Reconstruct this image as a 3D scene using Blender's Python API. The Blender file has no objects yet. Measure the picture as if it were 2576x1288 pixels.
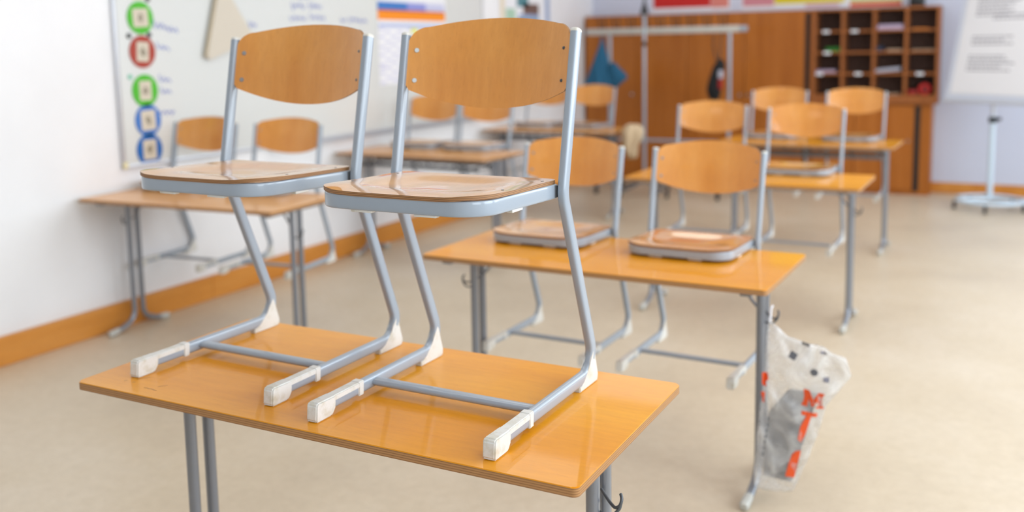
import bpy, bmesh, math, random
from mathutils import Vector, Matrix
from mathutils.bvhtree import BVHTree
import mathutils.noise as mnoise
PI = math.pi
sc = bpy.context.scene
col = sc.collection

# ------------------------------------------------------------------ camera
cd = bpy.data.cameras.new('camera'); cam = bpy.data.objects.new('camera', cd); col.objects.link(cam)
sc.camera = cam
yaw, pit, rol = 0.4848, -0.1261, -0.0174
fw = Vector((-math.sin(yaw)*math.cos(pit), math.cos(yaw)*math.cos(pit), math.sin(pit)))
rt = Vector((math.cos(yaw), math.sin(yaw), 0)); up = rt.cross(fw)
r2 = rt*math.cos(rol) + up*math.sin(rol); u2 = -rt*math.sin(rol) + up*math.cos(rol)
cam.matrix_world = Matrix(((r2.x, u2.x, -fw.x, 1.9566), (r2.y, u2.y, -fw.y, -1.4718), (r2.z, u2.z, -fw.z, 1.5558), (0, 0, 0, 1)))
cd.sensor_fit = 'HORIZONTAL'; cd.sensor_width = 36.0
cd.lens = 2423.2/2576*36.0
cd.shift_y = -(644-426.2)/2576
cd.clip_start = 0.05; cd.clip_end = 60
cd.dof.use_dof = True; cd.dof.focus_distance = 1.88; cd.dof.aperture_fstop = 1.9; cd.dof.aperture_blades = 0

# ------------------------------------------------------------------ colour management, world, light
vs = sc.view_settings
sc.display_settings.display_device = 'sRGB'
vs.view_transform = 'Standard'; vs.look = 'None'; vs.gamma = 1.0; vs.use_curve_mapping = False
vs.exposure = 0.40
cy = sc.cycles
cy.use_denoising = True
try: cy.denoiser = 'OPENIMAGEDENOISE'
except Exception: pass
cy.max_bounces = 6; cy.diffuse_bounces = 4; cy.glossy_bounces = 3; cy.transmission_bounces = 4; cy.transparent_max_bounces = 8
cy.caustics_reflective = False; cy.caustics_refractive = False
cy.sample_clamp_indirect = 6.0
cy.use_adaptive_sampling = True; cy.adaptive_threshold = 0.03

def S(r, g, b):
    f = lambda c: (c/255/12.92) if c/255 <= .04045 else ((c/255+.055)/1.055)**2.4
    return (f(r), f(g), f(b), 1.0)

w = bpy.data.worlds.new('world'); sc.world = w; w.use_nodes = True
wn = w.node_tree.nodes; bg = wn['Background']
sky = wn.new('ShaderNodeTexSky'); sky.sky_type = 'NISHITA'; sky.sun_disc = False
sky.sun_elevation = math.radians(40); sky.sun_rotation = math.radians(200); sky.air_density = 1.2; sky.dust_density = 2.0
w.node_tree.links.new(sky.outputs[0], bg.inputs[0]); bg.inputs[1].default_value = 0.25

def area(name, loc, rot, sx, sy, power, color):
    l = bpy.data.lights.new(name, 'AREA'); l.shape = 'RECTANGLE'; l.size = sx; l.size_y = sy
    l.energy = power; l.color = color
    o = bpy.data.objects.new(name, l); o.location = loc; o.rotation_euler = rot; col.objects.link(o)
    return o
# daylight through the windows of the right-hand wall
RX = 4.70; FY = -3.6; WIN_Z0, WIN_Z1 = 0.95, 3.15
DAY = (0.82, 0.91, 1.0)
for i, yc in enumerate((-1.9, 1.0, 3.9, 6.8)):
    area('window_daylight', (RX-0.02, yc, (WIN_Z0+WIN_Z1)/2), (0, PI/2, 0), WIN_Z1-WIN_Z0-.1, 2.1, (60, 80, 82, 72)[i], DAY)
# added fill panels out of view, evening the light from above; housings follow below
FILL_PANELS = [(x, y) for x in (-.9, 2.1) for y in (1.2, 4.4, 7.3)]
for lx, ly in FILL_PANELS:
    area('fill_panel_light', (lx, ly, 3.255), (0, 0, 0), 1.5, 1.5, 10.5, (.97, .985, 1.0))

# ------------------------------------------------------------------ materials
def mat(name, color, rough=.5, metal=0., spec=.5, coat=0., coat_rough=.05):
    m = bpy.data.materials.new(name); m.use_nodes = True
    p = m.node_tree.nodes['Principled BSDF']
    p.inputs['Base Color'].default_value = color; p.inputs['Roughness'].default_value = rough
    p.inputs['Metallic'].default_value = metal; p.inputs['Specular IOR Level'].default_value = spec
    p.inputs['Coat Weight'].default_value = coat; p.inputs['Coat Roughness'].default_value = coat_rough
    return m
def nd(m, t, **kw):
    n = m.node_tree.nodes.new(t)
    for k, v in kw.items(): setattr(n, k, v)
    return n
def lk(m, a, b): m.node_tree.links.new(a, b)
def coords(m, scale=(1, 1, 1), kind='Object'):
    t = nd(m, 'ShaderNodeTexCoord'); mp = nd(m, 'ShaderNodeMapping')
    lk(m, t.outputs[kind], mp.inputs[0]); mp.inputs['Scale'].default_value = scale
    return mp.outputs[0]
def noise(m, vec, scale, detail=3, rough=.5):
    n = nd(m, 'ShaderNodeTexNoise'); lk(m, vec, n.inputs['Vector'])
    n.inputs['Scale'].default_value = scale; n.inputs['Detail'].default_value = detail; n.inputs['Roughness'].default_value = rough
    return n.outputs['Fac']
def ramp(m, fac, stops):
    r = nd(m, 'ShaderNodeValToRGB'); lk(m, fac, r.inputs[0]); e = r.color_ramp.elements
    e[0].position, e[0].color = stops[0]; e[1].position, e[1].color = stops[-1]
    for p, c in stops[1:-1]:
        x = e.new(p); x.color = c
    return r.outputs[0]
def mix(m, fac, a, b, mode='MIX'):
    x = nd(m, 'ShaderNodeMix', data_type='RGBA', blend_type=mode)
    if isinstance(fac, float): x.inputs[0].default_value = fac
    else: lk(m, fac, x.inputs[0])
    for s, v in ((6, a), (7, b)):
        if isinstance(v, tuple): x.inputs[s].default_value = v
        else: lk(m, v, x.inputs[s])
    return x.outputs[2]
def bump(m, h, strength, dist=.01):
    b = nd(m, 'ShaderNodeBump'); b.inputs['Strength'].default_value = strength; b.inputs['Distance'].default_value = dist
    lk(m, h, b.inputs['Height']); lk(m, b.outputs[0], m.node_tree.nodes['Principled BSDF'].inputs['Normal'])
def setc(m, c): lk(m, c, m.node_tree.nodes['Principled BSDF'].inputs['Base Color'])

def wood(name, lo, mid, hi, stretch, rough=.35, coat=.6, coat_rough=.08, big=1.0):
    """veneer: broad streaks + fine fibres + short pores along the axis with the small scale"""
    m = mat(name, mid, rough, coat=coat, coat_rough=coat_rough, spec=.15)
    info = nd(m, 'ShaderNodeObjectInfo'); t = nd(m, 'ShaderNodeTexCoord')
    add = nd(m, 'ShaderNodeVectorMath', operation='ADD'); sc_ = nd(m, 'ShaderNodeVectorMath', operation='SCALE')
    cmb = nd(m, 'ShaderNodeCombineXYZ')
    for k in range(3): lk(m, info.outputs['Random'], cmb.inputs[k])
    lk(m, cmb.outputs[0], sc_.inputs[0]); sc_.inputs['Scale'].default_value = 7.0
    lk(m, t.outputs['Object'], add.inputs[0]); lk(m, sc_.outputs[0], add.inputs[1])
    mp = nd(m, 'ShaderNodeMapping'); lk(m, add.outputs[0], mp.inputs[0]); mp.inputs['Scale'].default_value = stretch
    v = mp.outputs[0]
    c1 = ramp(m, noise(m, v, 1.6*big, 4, .55), [(.28, lo), (.5, mid), (.74, hi)])
    c2 = ramp(m, noise(m, v, 14, 3, .6), [(.3, (.92, .905, .89, 1)), (.7, (1.03, 1.03, 1.03, 1))])
    c3 = ramp(m, noise(m, v, 48, 2, .5), [(.28, (.88, .85, .82, 1)), (.42, (1, 1, 1, 1))])
    setc(m, mix(m, .55, mix(m, .75, c1, c2, 'MULTIPLY'), c3, 'MULTIPLY'))
    return m
M = {}
M['top'] = wood('desk_laminate', S(220, 140, 14), S(228, 152, 22), S(234, 163, 36), (.6, 5, 5), .36, .4, .05, .5)
M['top2'] = wood('desk_laminate_pale', S(212, 144, 62), S(224, 158, 76), S(231, 169, 92), (.6, 5, 5), .38, .6, .10, .8)
M['back'] = wood('beech_backrest', S(208, 138, 62), S(217, 151, 75), S(225, 163, 92), (6, 6, .5), .36, .7, .13, .8)
M['seat'] = wood('beech_seat', S(210, 144, 68), S(222, 160, 84), S(230, 174, 102), (5, .6, 5), .30, 1.0, .03, .8)
# layered plywood edge
def ply(name, dark, light, freq):
    m = mat(name, light, .55)
    v = coords(m)
    sx = nd(m, 'ShaderNodeSeparateXYZ'); lk(m, v, sx.inputs[0])
    a = nd(m, 'ShaderNodeMath', operation='MULTIPLY'); lk(m, sx.outputs[2], a.inputs[0]); a.inputs[1].default_value = freq
    s = nd(m, 'ShaderNodeMath', operation='SINE'); lk(m, a.outputs[0], s.inputs[0])
    c = ramp(m, s.outputs[0], [(.1, light), (.9, dark)])
    n = ramp(m, noise(m, coords(m, (3, 3, 60)), 12, 3), [(.3, (.8, .78, .75, 1)), (.7, (1.05, 1.05, 1.05, 1))])
    setc(m, mix(m, .7, c, n, 'MULTIPLY'))
    return m
M['ply'] = ply('plywood_edge', S(140, 96, 56), S(176, 130, 82), 2*PI/.0048)
M['plys'] = ply('plywood_seat_edge', S(104, 70, 42), S(160, 116, 72), 2*PI/.0032)
M['steel'] = mat('blue_grey_powder_coat', S(148, 159, 171), .30, 0, .5, .6, .10)
M['steel2'] = mat('grey_desk_enamel', S(128, 132, 140), .28, .45, .5, .4, .10)
M['steeld'] = mat('dark_grey_enamel', S(84, 88, 92), .4, .2)
M['chrome'] = mat('worn_chrome', S(170, 172, 178), .25, .9)
M['cap'] = mat('white_plastic', S(226, 225, 218), .42)
_m = M['cap']; setc(_m, ramp(_m, noise(_m, coords(_m), 28, 5, .7), [(.3, S(196, 190, 172)), (.52, S(216, 215, 210))]))
M['foot'] = mat('grey_white_foot_plastic', S(188, 188, 182), .45)
M['zinc'] = mat('zinc_rivet', S(205, 210, 212), .3, .7)
M['rivet2'] = mat('dull_rivet', S(140, 140, 142), .5, .3)
M['rubber'] = mat('black_rubber', S(30, 32, 36), .6)
M['black'] = mat('black_plastic', S(20, 21, 22), .5)
# room
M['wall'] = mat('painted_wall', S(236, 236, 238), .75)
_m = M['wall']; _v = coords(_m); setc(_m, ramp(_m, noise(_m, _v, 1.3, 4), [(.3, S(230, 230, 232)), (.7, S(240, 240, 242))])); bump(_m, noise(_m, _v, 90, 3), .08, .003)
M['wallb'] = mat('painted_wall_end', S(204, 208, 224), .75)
M['ceil'] = mat('ceiling_paint', S(240, 240, 240), .8)
M['floor'] = mat('linoleum', S(206, 190, 166), .34, spec=.4)
_m = M['floor']; _v = coords(_m)
_a = ramp(_m, noise(_m, _v, .9, 5, .6), [(.3, S(194, 178, 156)), (.5, S(206, 190, 166)), (.72, S(214, 200, 180))])
_b = ramp(_m, noise(_m, _v, 22, 5, .7), [(.35, (.93, .92, .90, 1)), (.65, (1.03, 1.03, 1.03, 1))])
_c = ramp(_m, noise(_m, coords(_m, (1, .5, 1)), 5.0, 6, .75), [(.22, (.82, .78, .72, 1)), (.34, (1, 1, 1, 1))])
setc(_m, mix(_m, .8, mix(_m, .9, _a, _b, 'MULTIPLY'), _c, 'MULTIPLY'))
_r = nd(_m, 'ShaderNodeMapRange'); lk(_m, noise(_m, _v, 2.2, 4), _r.inputs[0]); _r.inputs[3].default_value = .26; _r.inputs[4].default_value = .46
lk(_m, _r.outputs[0], _m.node_tree.nodes['Principled BSDF'].inputs['Roughness'])
M['skirt'] = wood('oak_baseboard', S(196, 124, 48), S(208, 138, 60), S(216, 150, 74), (4, .5, 4), .45, .3, .2)
M['cab'] = wood('cabinet_veneer', S(156, 88, 30), S(168, 98, 36), S(178, 108, 46), (5, 5, .4), .45, .25, .2)
M['cab2'] = wood('shelf_veneer', S(138, 80, 40), S(150, 90, 48), S(160, 98, 56), (5, 5, .4), .5, .15, .2)
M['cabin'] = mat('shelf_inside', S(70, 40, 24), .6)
M['gap'] = mat('tambour_gap', S(16, 12, 10), .7)
M['board'] = mat('whiteboard_enamel', S(214, 216, 214), .22, spec=.5)
M['alu'] = mat('board_rim', S(196, 198, 204), .35, .4)
M['paper'] = mat('paper', S(232, 232, 236), .7)
M['ink'] = mat('blue_marker', S(110, 122, 190), .5)
M['inkg'] = mat('grey_print', S(120, 118, 130), .6)
def flat(name, *c, rough=.55): 
    M[name] = mat(name, S(*c), rough); return M[name]
flat('green_card', 74, 178, 34); flat('red_card', 164, 56, 38); flat('blue_card', 62, 116, 190); flat('deepblue_card', 10, 98, 176)
flat('cream_card', 206, 196, 178); flat('pict', 150, 140, 122); flat('yellow_card', 224, 216, 176); flat('magnet', 44, 50, 48); flat('greenmark', 110, 190, 160)
flat('setsq', 206, 197, 182); flat('setsq_shadow', 186, 172, 146)
flat('cal_blue', 58, 118, 190); flat('cal_mid', 140, 146, 210); flat('cal_pale', 196, 198, 226); flat('cal_orange', 242, 142, 20); flat('cal_red', 190, 84, 50); flat('cal_lav', 196, 196, 222); flat('cal_yel', 226, 226, 90); flat('cal_head', 170, 182, 220)
flat('p_red', 196, 20, 12); flat('p_salmon', 216, 128, 116); flat('p_pink', 204, 132, 142); flat('p_yellow', 214, 196, 12); flat('p_orange', 216, 74, 20); flat('p_green', 206, 212, 160)
flat('ph_teal', 80, 132, 142); flat('ph_brown', 110, 84, 76); flat('ph_blue', 150, 168, 200); flat('ph_green', 168, 200, 178); flat('ph_cream', 224, 212, 190)
flat('teal_cloth', 34, 92, 124, rough=.9); flat('black_cloth', 12, 12, 14, rough=.8); flat('cream_cloth', 196, 172, 140, rough=.9); flat('dkred', 150, 24, 20); flat('rackbar', 184, 180, 172); flat('pale_grey', 176, 176, 190)
flat('green_book', 24, 120, 30); flat('lilac_paper', 186, 166, 190); flat('tan_paper', 176, 150, 126); flat('navy', 44, 60, 84); flat('red_tin', 190, 16, 10); flat('orange_print', 226, 84, 32); flat('grey_print2', 96, 98, 104)
flat('pencil', 150, 104, 58); flat('packet_grey', 112, 114, 118)
flat('strings', 66, 42, 24)
m = M['flipw'] = mat('flipchart_white', S(206, 212, 226), .4)
m = M['standw'] = mat('pale_blue_enamel', S(196, 212, 226), .35, 0, .5, .3)
# thin translucent bag film
m = bpy.data.materials.new('plastic_film'); m.use_nodes = True; M['film'] = m
nt = m.node_tree; nt.nodes.clear()
o_ = nt.nodes.new('ShaderNodeOutputMaterial'); mx = nt.nodes.new('ShaderNodeMixShader'); tr = nt.nodes.new('ShaderNodeBsdfTransparent')
pr = nt.nodes.new('ShaderNodeBsdfPrincipled'); pr.inputs['Base Color'].default_value = S(240, 240, 240); pr.inputs['Roughness'].default_value = .18; pr.inputs['Specular IOR Level'].default_value = .8
tc = nt.nodes.new('ShaderNodeTexCoord'); nz = nt.nodes.new('ShaderNodeTexNoise'); nz.inputs['Scale'].default_value = 9; nz.inputs['Detail'].default_value = 5; nz.inputs['Distortion'].default_value = 1.6
mr = nt.nodes.new('ShaderNodeMapRange'); mr.inputs[1].default_value = .35; mr.inputs[2].default_value = .68; mr.inputs[3].default_value = .16; mr.inputs[4].default_value = .58
bp_ = nt.nodes.new('ShaderNodeBump'); bp_.inputs['Strength'].default_value = .6; bp_.inputs['Distance'].default_value = .02
nt.links.new(tc.outputs['Object'], nz.inputs['Vector']); nt.links.new(nz.outputs['Fac'], mr.inputs[0]); nt.links.new(nz.outputs['Fac'], bp_.inputs['Height'])
nt.links.new(bp_.outputs[0], pr.inputs['Normal']); nt.links.new(mr.outputs[0], mx.inputs[0]); tr.inputs[0].default_value = (.97, .97, .97, 1)
nt.links.new(tr.outputs[0], mx.inputs[1]); nt.links.new(pr.outputs[0], mx.inputs[2]); nt.links.new(mx.outputs[0], o_.inputs[0])

# ------------------------------------------------------------------ object helpers
def thing(name, label, cat, loc=(0, 0, 0), rz=0, group=None):
    o = bpy.data.objects.new(name, None); o.empty_display_size = .1; col.objects.link(o)
    o.location = loc; o.rotation_euler = (0, 0, rz)
    tag(o, label, cat, group); return o
def tag(o, label, cat, group=None):
    o['label'] = label; o['category'] = cat
    if group: o['group'] = group
    return o
def link(name, bm, mats, parent=None, smooth=False, angle=40, label=None):
    me = bpy.data.meshes.new(name); bmesh.ops.recalc_face_normals(bm, faces=bm.faces[:])
    bm.to_mesh(me); bm.free()
    for m_ in (mats if isinstance(mats, (list, tuple)) else [mats]): me.materials.append(m_)
    if smooth:
        for p in me.polygons: p.use_smooth = True
        try: me.set_sharp_from_angle(angle=math.radians(angle))
        except Exception: pass
    o = bpy.data.objects.new(name, me); col.objects.link(o)
    if parent: o.parent = parent
    if label: o['label'] = label
    return o
def struct(o): o['kind'] = 'structure'; return o
def box(bm, x0, x1, y0, y1, z0, z1, bev=0., mi=0, seg=2):
    r = bmesh.ops.create_cube(bm, size=1.0)
    for v in r['verts']:
        v.co = Vector(((x0+x1)/2+v.co.x*(x1-x0), (y0+y1)/2+v.co.y*(y1-y0), (z0+z1)/2+v.co.z*(z1-z0)))
    fs = {f for v in r['verts'] for f in v.link_faces}
    for f in fs: f.material_index = mi
    if bev:
        es = {e for v in r['verts'] for e in v.link_edges}
        bmesh.ops.bevel(bm, geom=list(es), offset=bev, segments=seg, affect='EDGES', profile=.5)
def fillet(pts, radii, n=8):
    out = []
    for i, p in enumerate(pts):
        p = Vector(p); r = radii[i] if isinstance(radii, (list, tuple)) else radii
        if i in (0, len(pts)-1) or not r: out.append(p); continue
        a = (Vector(pts[i-1])-p); b = (Vector(pts[i+1])-p); la, lb = a.length, b.length; a.normalize(); b.normalize()
        ang = a.angle(b); t = min(r/math.tan(ang/2), la*.49, lb*.49); rr = t*math.tan(ang/2)
        c = p+(a+b).normalized()*(rr/math.sin(ang/2)); s = p+a*t-c; e = p+b*t-c
        tot = s.angle(e); ax = s.cross(e).normalized()
        for k in range(n+1): out.append(c+Matrix.Rotation(tot*k/n, 3, ax) @ s)
    return out
def ring_section(wd, ht, power=2.6, n=16):
    out = []
    for k in range(n):
        t = 2*PI*(k+.5)/n; c, s = math.cos(t), math.sin(t)
        out.append((math.copysign(abs(c)**(2/power), c)*wd/2, math.copysign(abs(s)**(2/power), s)*ht/2))
    return out
def sweep(bm, path, sec, side=None, closed=False, cap=True, scale=None):
    """sec = list of (a, b): a along the side vector, b along the in-plane normal"""
    n = len(path); rings = []
    pside = None
    for i, p in enumerate(path):
        if closed: tg = path[(i+1) % n]-path[i-1]
        else: tg = path[min(i+1, n-1)]-path[max(i-1, 0)]
        tg = tg.normalized()
        if side is not None: sd = Vector(side)
        else:
            sd = pside if pside is not None else (Vector((0, 0, 1)).cross(tg) if abs(tg.z) < .9 else Vector((1, 0, 0)))
        sd = (sd-tg*sd.dot(tg)).normalized(); pside = sd
        nm = tg.cross(sd); s = scale[i] if scale else 1
        rings.append([bm.verts.new(p+sd*a*s+nm*b*s) for a, b in sec])
    m_ = len(sec); rng = range(n if closed else n-1)
    for i in rng:
        a, b = rings[i], rings[(i+1) % n]
        for k in range(m_): bm.faces.new((a[k], a[(k+1) % m_], b[(k+1) % m_], b[k]))
    if cap and not closed:
        bm.faces.new(rings[0]); bm.faces.new(rings[-1][::-1])
def tube(bm, pts, r, n=10, side=None):
    sweep(bm, [Vector(p) for p in pts], [(math.cos(2*PI*k/n)*r, math.sin(2*PI*k/n)*r) for k in range(n)], side)
def cyl(bm, p, ax, r, h, n=20, r2=None):
    ax = Vector(ax).normalized(); q = Vector((0, 0, 1)).rotation_difference(ax).to_matrix().to_4x4()
    bmesh.ops.create_cone(bm, cap_ends=True, segments=n, radius1=r, radius2=r if r2 is None else r2, depth=h,
                          matrix=Matrix.Translation(Vector(p)+ax*h/2) @ q)
def prism(bm, poly, thick, axis='x', off=0., bev=0.):
    """poly in the two other axes, extruded centred along axis"""
    def P(a, b, t): return {'x': (t, a, b), 'y': (a, t, b), 'z': (a, b, t)}[axis]
    A = [bm.verts.new(P(a, b, off-thick/2)) for a, b in poly]; B = [bm.verts.new(P(a, b, off+thick/2)) for a, b in poly]
    n = len(poly); fs = [bm.faces.new(A[::-1]), bm.faces.new(B)]
    for k in range(n): fs.append(bm.faces.new((A[k], A[(k+1) % n], B[(k+1) % n], B[k])))
    if bev:
        es = {e for f in fs for e in f.edges}
        bmesh.ops.bevel(bm, geom=list(es), offset=bev, segments=2, affect='EDGES')
def shell(bm, outline, cx, cy, f, thick, nrad=10, tdir=None, power=1.0, edge_mi=1):
    """disc-like curved plate: outline (u, v) closed loop, f(u, v) -> Vector surface point, thickness along tdir(u, v)"""
    n = len(outline)
    def layer(o):
        rings = []
        for i in range(1, nrad+1):
            s = (i/nrad)**power
            rings.append([bm.verts.new(f(cx+(u-cx)*s, cy+(v-cy)*s)+o) for u, v in outline])
        c = bm.verts.new(f(cx, cy)+o)
        for k in range(n): bm.faces.new((c, rings[0][k], rings[0][(k+1) % n]))
        for i in range(nrad-1):
            for k in range(n): bm.faces.new((rings[i][k], rings[i+1][k], rings[i+1][(k+1) % n], rings[i][(k+1) % n]))
        return rings[-1]
    t = Vector(tdir)*thick
    a = layer(Vector((0, 0, 0))); b = layer(t)
    for k in range(n):
        fc = bm.faces.new((a[k], a[(k+1) % n], b[(k+1) % n], b[k])); fc.material_index = edge_mi
def rounded(poly, radii, n=6):
    pts = [Vector((x, y, 0)) for x, y in poly]; N = len(pts); out = []
    for i in range(N):
        seq = [(pts[i-1]+pts[i])/2, pts[i], (pts[i]+pts[(i+1) % N])/2]
        r = radii[i] if isinstance(radii, (list, tuple)) else radii
        out += [(p.x, p.y) for p in fillet(seq, [0, r, 0], n)[1:-1]]
    return out
def dense(loop, step):
    out = []
    for i, p in enumerate(loop):
        q = loop[(i+1) % len(loop)]; d = math.hypot(q[0]-p[0], q[1]-p[1]); k = max(1, int(d/step))
        for j in range(k): out.append((p[0]+(q[0]-p[0])*j/k, p[1]+(q[1]-p[1])*j/k))
    return out
def copy_tree(o, parent=None):
    c = o.copy(); col.objects.link(c)
    if parent is not None: c.parent = parent
    for k in [x for x in o.children]: copy_tree(k, c)
    return c

# ------------------------------------------------------------------ the room
LX, EY = -2.56, 9.22
CZ = 3.35
bm = bmesh.new(); box(bm, LX-.3, RX+.3, FY-.3, EY+.3, -.12, 0); struct(link('floor', bm, M['floor']))
bm = bmesh.new(); box(bm, LX-.3, RX+.3, FY-.3, EY+.3, CZ, CZ+.12); struct(link('ceiling', bm, M['ceil']))
bm = bmesh.new(); box(bm, LX-.2, LX, FY-.2, EY+.2, 0, CZ); struct(link('wall_left', bm, M['wall']))
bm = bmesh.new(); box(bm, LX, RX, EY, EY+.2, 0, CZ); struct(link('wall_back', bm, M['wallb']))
def wall_with_holes(name, u0, u1, holes, z0, z1, mk, m_):
    bm = bmesh.new(); us = sorted([u0, u1]+[h for ab in holes for h in ab])
    mk(bm, u0, u1, 0, z0); mk(bm, u0, u1, z1, CZ)
    prev = u0
    for a, b in holes: mk(bm, prev, a, z0, z1); prev = b
    mk(bm, prev, u1, z0, z1)
    return struct(link(name, bm, m_))
ys = [(-3.0, -.8), (-.1, 2.1), (2.8, 5.0), (5.7, 7.9)]
wall_with_holes('wall_right', FY, EY, ys, WIN_Z0, WIN_Z1, lambda bm, a, b, c, d: box(bm, RX, RX+.25, a, b, c, d), M['wall'])
bm = bmesh.new(); box(bm, LX, RX, FY-.25, FY, 0, CZ); struct(link('wall_front', bm, M['wall']))
glass = mat('window_glass', (1, 1, 1, 1), .02); gp = glass.node_tree.nodes['Principled BSDF']; gp.inputs['Transmission Weight'].default_value = 1.0; gp.inputs['IOR'].default_value = 1.1
for i, (a, b) in enumerate(ys):
    bm = bmesh.new()
    for u in (a, (a+b)/2-.03, b-.06): box(bm, RX+.12, RX+.18, u, u+.06, WIN_Z0, WIN_Z1)
    for z in (WIN_Z0, WIN_Z1-.06): box(bm, RX+.12, RX+.18, a, b, z, z+.06)
    wnd = struct(link('window_%d' % (i+1), bm, M['cap']))
    bm = bmesh.new(); box(bm, RX+.145, RX+.155, a+.05, b-.05, WIN_Z0+.05, WIN_Z1-.05); link('pane', bm, glass, wnd)
bm = bmesh.new()
for a, b in ((FY, 2.93), (2.932, 6.0), (6.002, EY)): box(bm, LX, LX+.036, a, b, 0, .148, .004)
struct(link('baseboard_left', bm, M['skirt']))
bm = bmesh.new(); box(bm, LX+.02, RX, EY-.022, EY, 0, .11, .004); struct(link('baseboard_back', bm, M['skirt']))

for lx, ly in FILL_PANELS:  # housings for the added fill panels, out of view
    bm = bmesh.new(); box(bm, lx-.78, lx+.78, ly-.78, ly+.78, 3.265, CZ-.001, .01)
    tag(link('fill_panel_housing', bm, M['cap'], None, True), 'square white panel added out of view above the desks for fill light', 'lamp', 'added ceiling fill panels')

# ------------------------------------------------------------------ school chair
def build_chair(label, group):
    t = thing('school_chair', label, 'chair', group=group)
    XS = .2125
    prof = fillet([(0, .404, .802), (0, .3335, .458), (0, .505, .0245), (0, .006, .0245)], [0, .07, .052, 0], 10)
    sec = ring_section(.0195, .0282, 3.6, 24)
    for s in (-1, 1):
        # tubes lean outwards very slightly towards the top
        path = [Vector((s*(XS+.0052*max(0, p.z-.05)/.75), p.y, p.z)) for p in prof]
        bm = bmesh.new(); sweep(bm, path, sec, side=(1, 0, 0))
        fr = link('side_frame', bm, M['steel'], t, True, 50)
        bm = bmesh.new(); p0 = path[0]; d = (path[0]-path[1]).normalized()
        sweep(bm, [p0, p0+d*.003, p0+d*.006, p0+d*.008], ring_section(.0198, .0286, 3.6, 24), side=(1, 0, 0), scale=[1, 1, .88, .6])
        link('tube_cap', bm, M['cap'], fr, True, 60)
        # toe cap: nose block on the ground, sleeve above the tube, closing ring
        bm = bmesh.new(); x = s*XS
        prism(bm, [(.0, .004), (.003, 0), (.052, 0), (.058, .004), (.060, .016), (.067, .024), (.067, .0405), (.008, .0415), (.003, .036)], .0275, 'x', x, .0028)
        prism(bm, [(.05, .0265), (.155, .027), (.155, .0403), (.05, .0403)], .0230, 'x', x, .002)
        prism(bm, [(.149, .009), (.166, .009), (.169, .0414), (.149, .0414)], .0242, 'x', x, .002)
        link('toe_cap', bm, M['cap'], fr, True, 35)
        bm = bmesh.new()
        prism(bm, [(.400, 0), (.495, 0), (.500, .006), (.499, .016), (.484, .074), (.478, .084), (.473, .078), (.455, .045), (.425, .018), (.401, .012)], .0195, 'x', x, .002)
        link('heel_pad', bm, M['cap'], fr, True, 35)
    bm = bmesh.new(); sweep(bm, [Vector((-XS+.007, .215, .0235)), Vector((XS-.007, .215, .0235))], ring_section(.030, .0165, 2.4, 18), side=(0, 1, 0))
    link('crossbar', bm, M['steel'], t, True, 50)
    # seat frame: upright flat tube bent to a U under the seat board
    def slope(y): return .4502+(.33-y)*.022
    w0 = .195
    u = fillet([(-w0, .334, 0), (-w0+.004, .018, 0), (w0-.004, .018, 0), (w0, .334, 0)], [0, .066, .066, 0], 10)
    path = [Vector((p.x, p.y, slope(p.y)+.0155)) for p in u]
    bm = bmesh.new(); sweep(bm, path, [(b, a) for a, b in ring_section(.015, .031, 6.0, 24)], side=(0, 0, 1))
    sf = link('seat_frame', bm, M['steel'], t, True, 40)
    for s in (-1, 1):
        bm = bmesh.new(); box(bm, s*.199-.006, s*.199+.006, .322, .340, .453, .479, .002); link('frame_bracket', bm, M['steeld'], sf, True)
    for (x, y, a, b) in ((-.075, .022, .025, .007), (.075, .022, .025, .007), (-.192, .16, .007, .022), (.192, .16, .007, .022)):
        bm = bmesh.new(); z = slope(y); box(bm, x-a, x+a, y-b, y+b, z-.0045, z+.003, .0015)
        link('glide_pad', bm, M['cap'], sf, True)
    # seat board
    ol = dense(rounded([(-.201, .009), (.201, .009), (.198, .349), (-.198, .349)], [.074, .074, .022, .022], 9), .02)
    def seat(x, y):
        z = slope(y)+.0312+.0085
        z -= .012*math.exp(-((x/.125)**4))*math.exp(-(((y-.20)/.105)**4))          # hollow
        fr = max(0, (.085-y)/.085)
        z -= .004*fr*fr*math.exp(-(x/.15)**6)                                     # waterfall front
        z += .0035*math.exp(-((abs(x)-.17)/.04)**2)*math.exp(-((y-.07)/.06)**2)
        return Vector((x, y, z))
    bm = bmesh.new(); shell(bm, ol, 0, .19, seat, -.0085, 16, (0, 0, 1), .85)
    so = link('seat', bm, [M['seat'], M['plys']], t, True, 35)
    for x, y in ((.182, .13), (.184, .30), (-.182, .13), (-.184, .30)):
        bm = bmesh.new(); cyl(bm, seat(x, y)-Vector((0, 0, .001)), (0, 0, 1), .0032, .0016, 12); link('seat_rivet', bm, M['steeld'], so)
    # backrest
    top = [(x, .838-.0135*(x/.2)**2-.0) for x in [-.2+.4*k/16 for k in range(17)]][::-1]
    hw = .2085
    out = []
    for k in range(21):                                                             # bottom, left to right
        x = -hw+.008+(2*hw-.016)*k/20; out.append((x, .634+.046*(abs(x)/hw)**2.1))
    out.append((hw-.001, .688)); out.append((hw+.0005, .70)); out.append((hw+.0015, .76)); out.append((hw+.001, .778))
    for k in range(1, 7):
        a = PI/2*k/7; out.append((hw-.041+.042*math.cos(a), .780+.042*math.sin(a)))
    for k in range(15):
        x = (hw-.043)*(1-2*k/14); out.append((x, .8385-.0165*(x/.166)**2))
    for k in range(1, 7):
        a = PI/2+PI/2*k/7; out.append((-hw+.041+.042*math.cos(a), .780+.042*math.sin(a)))
    out += [(-hw-.001, .778), (-hw-.0015, .76), (-hw-.0005, .70), (-hw+.001, .688)]
    def back(x, z):
        y = .3335+(z-.458)*.2049-.005
        return Vector((x, y+.055*(1-(x/hw)**2)-.006*math.exp(-((z-.735)/.05)**2)*(1-(x/hw)**2), z))
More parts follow.
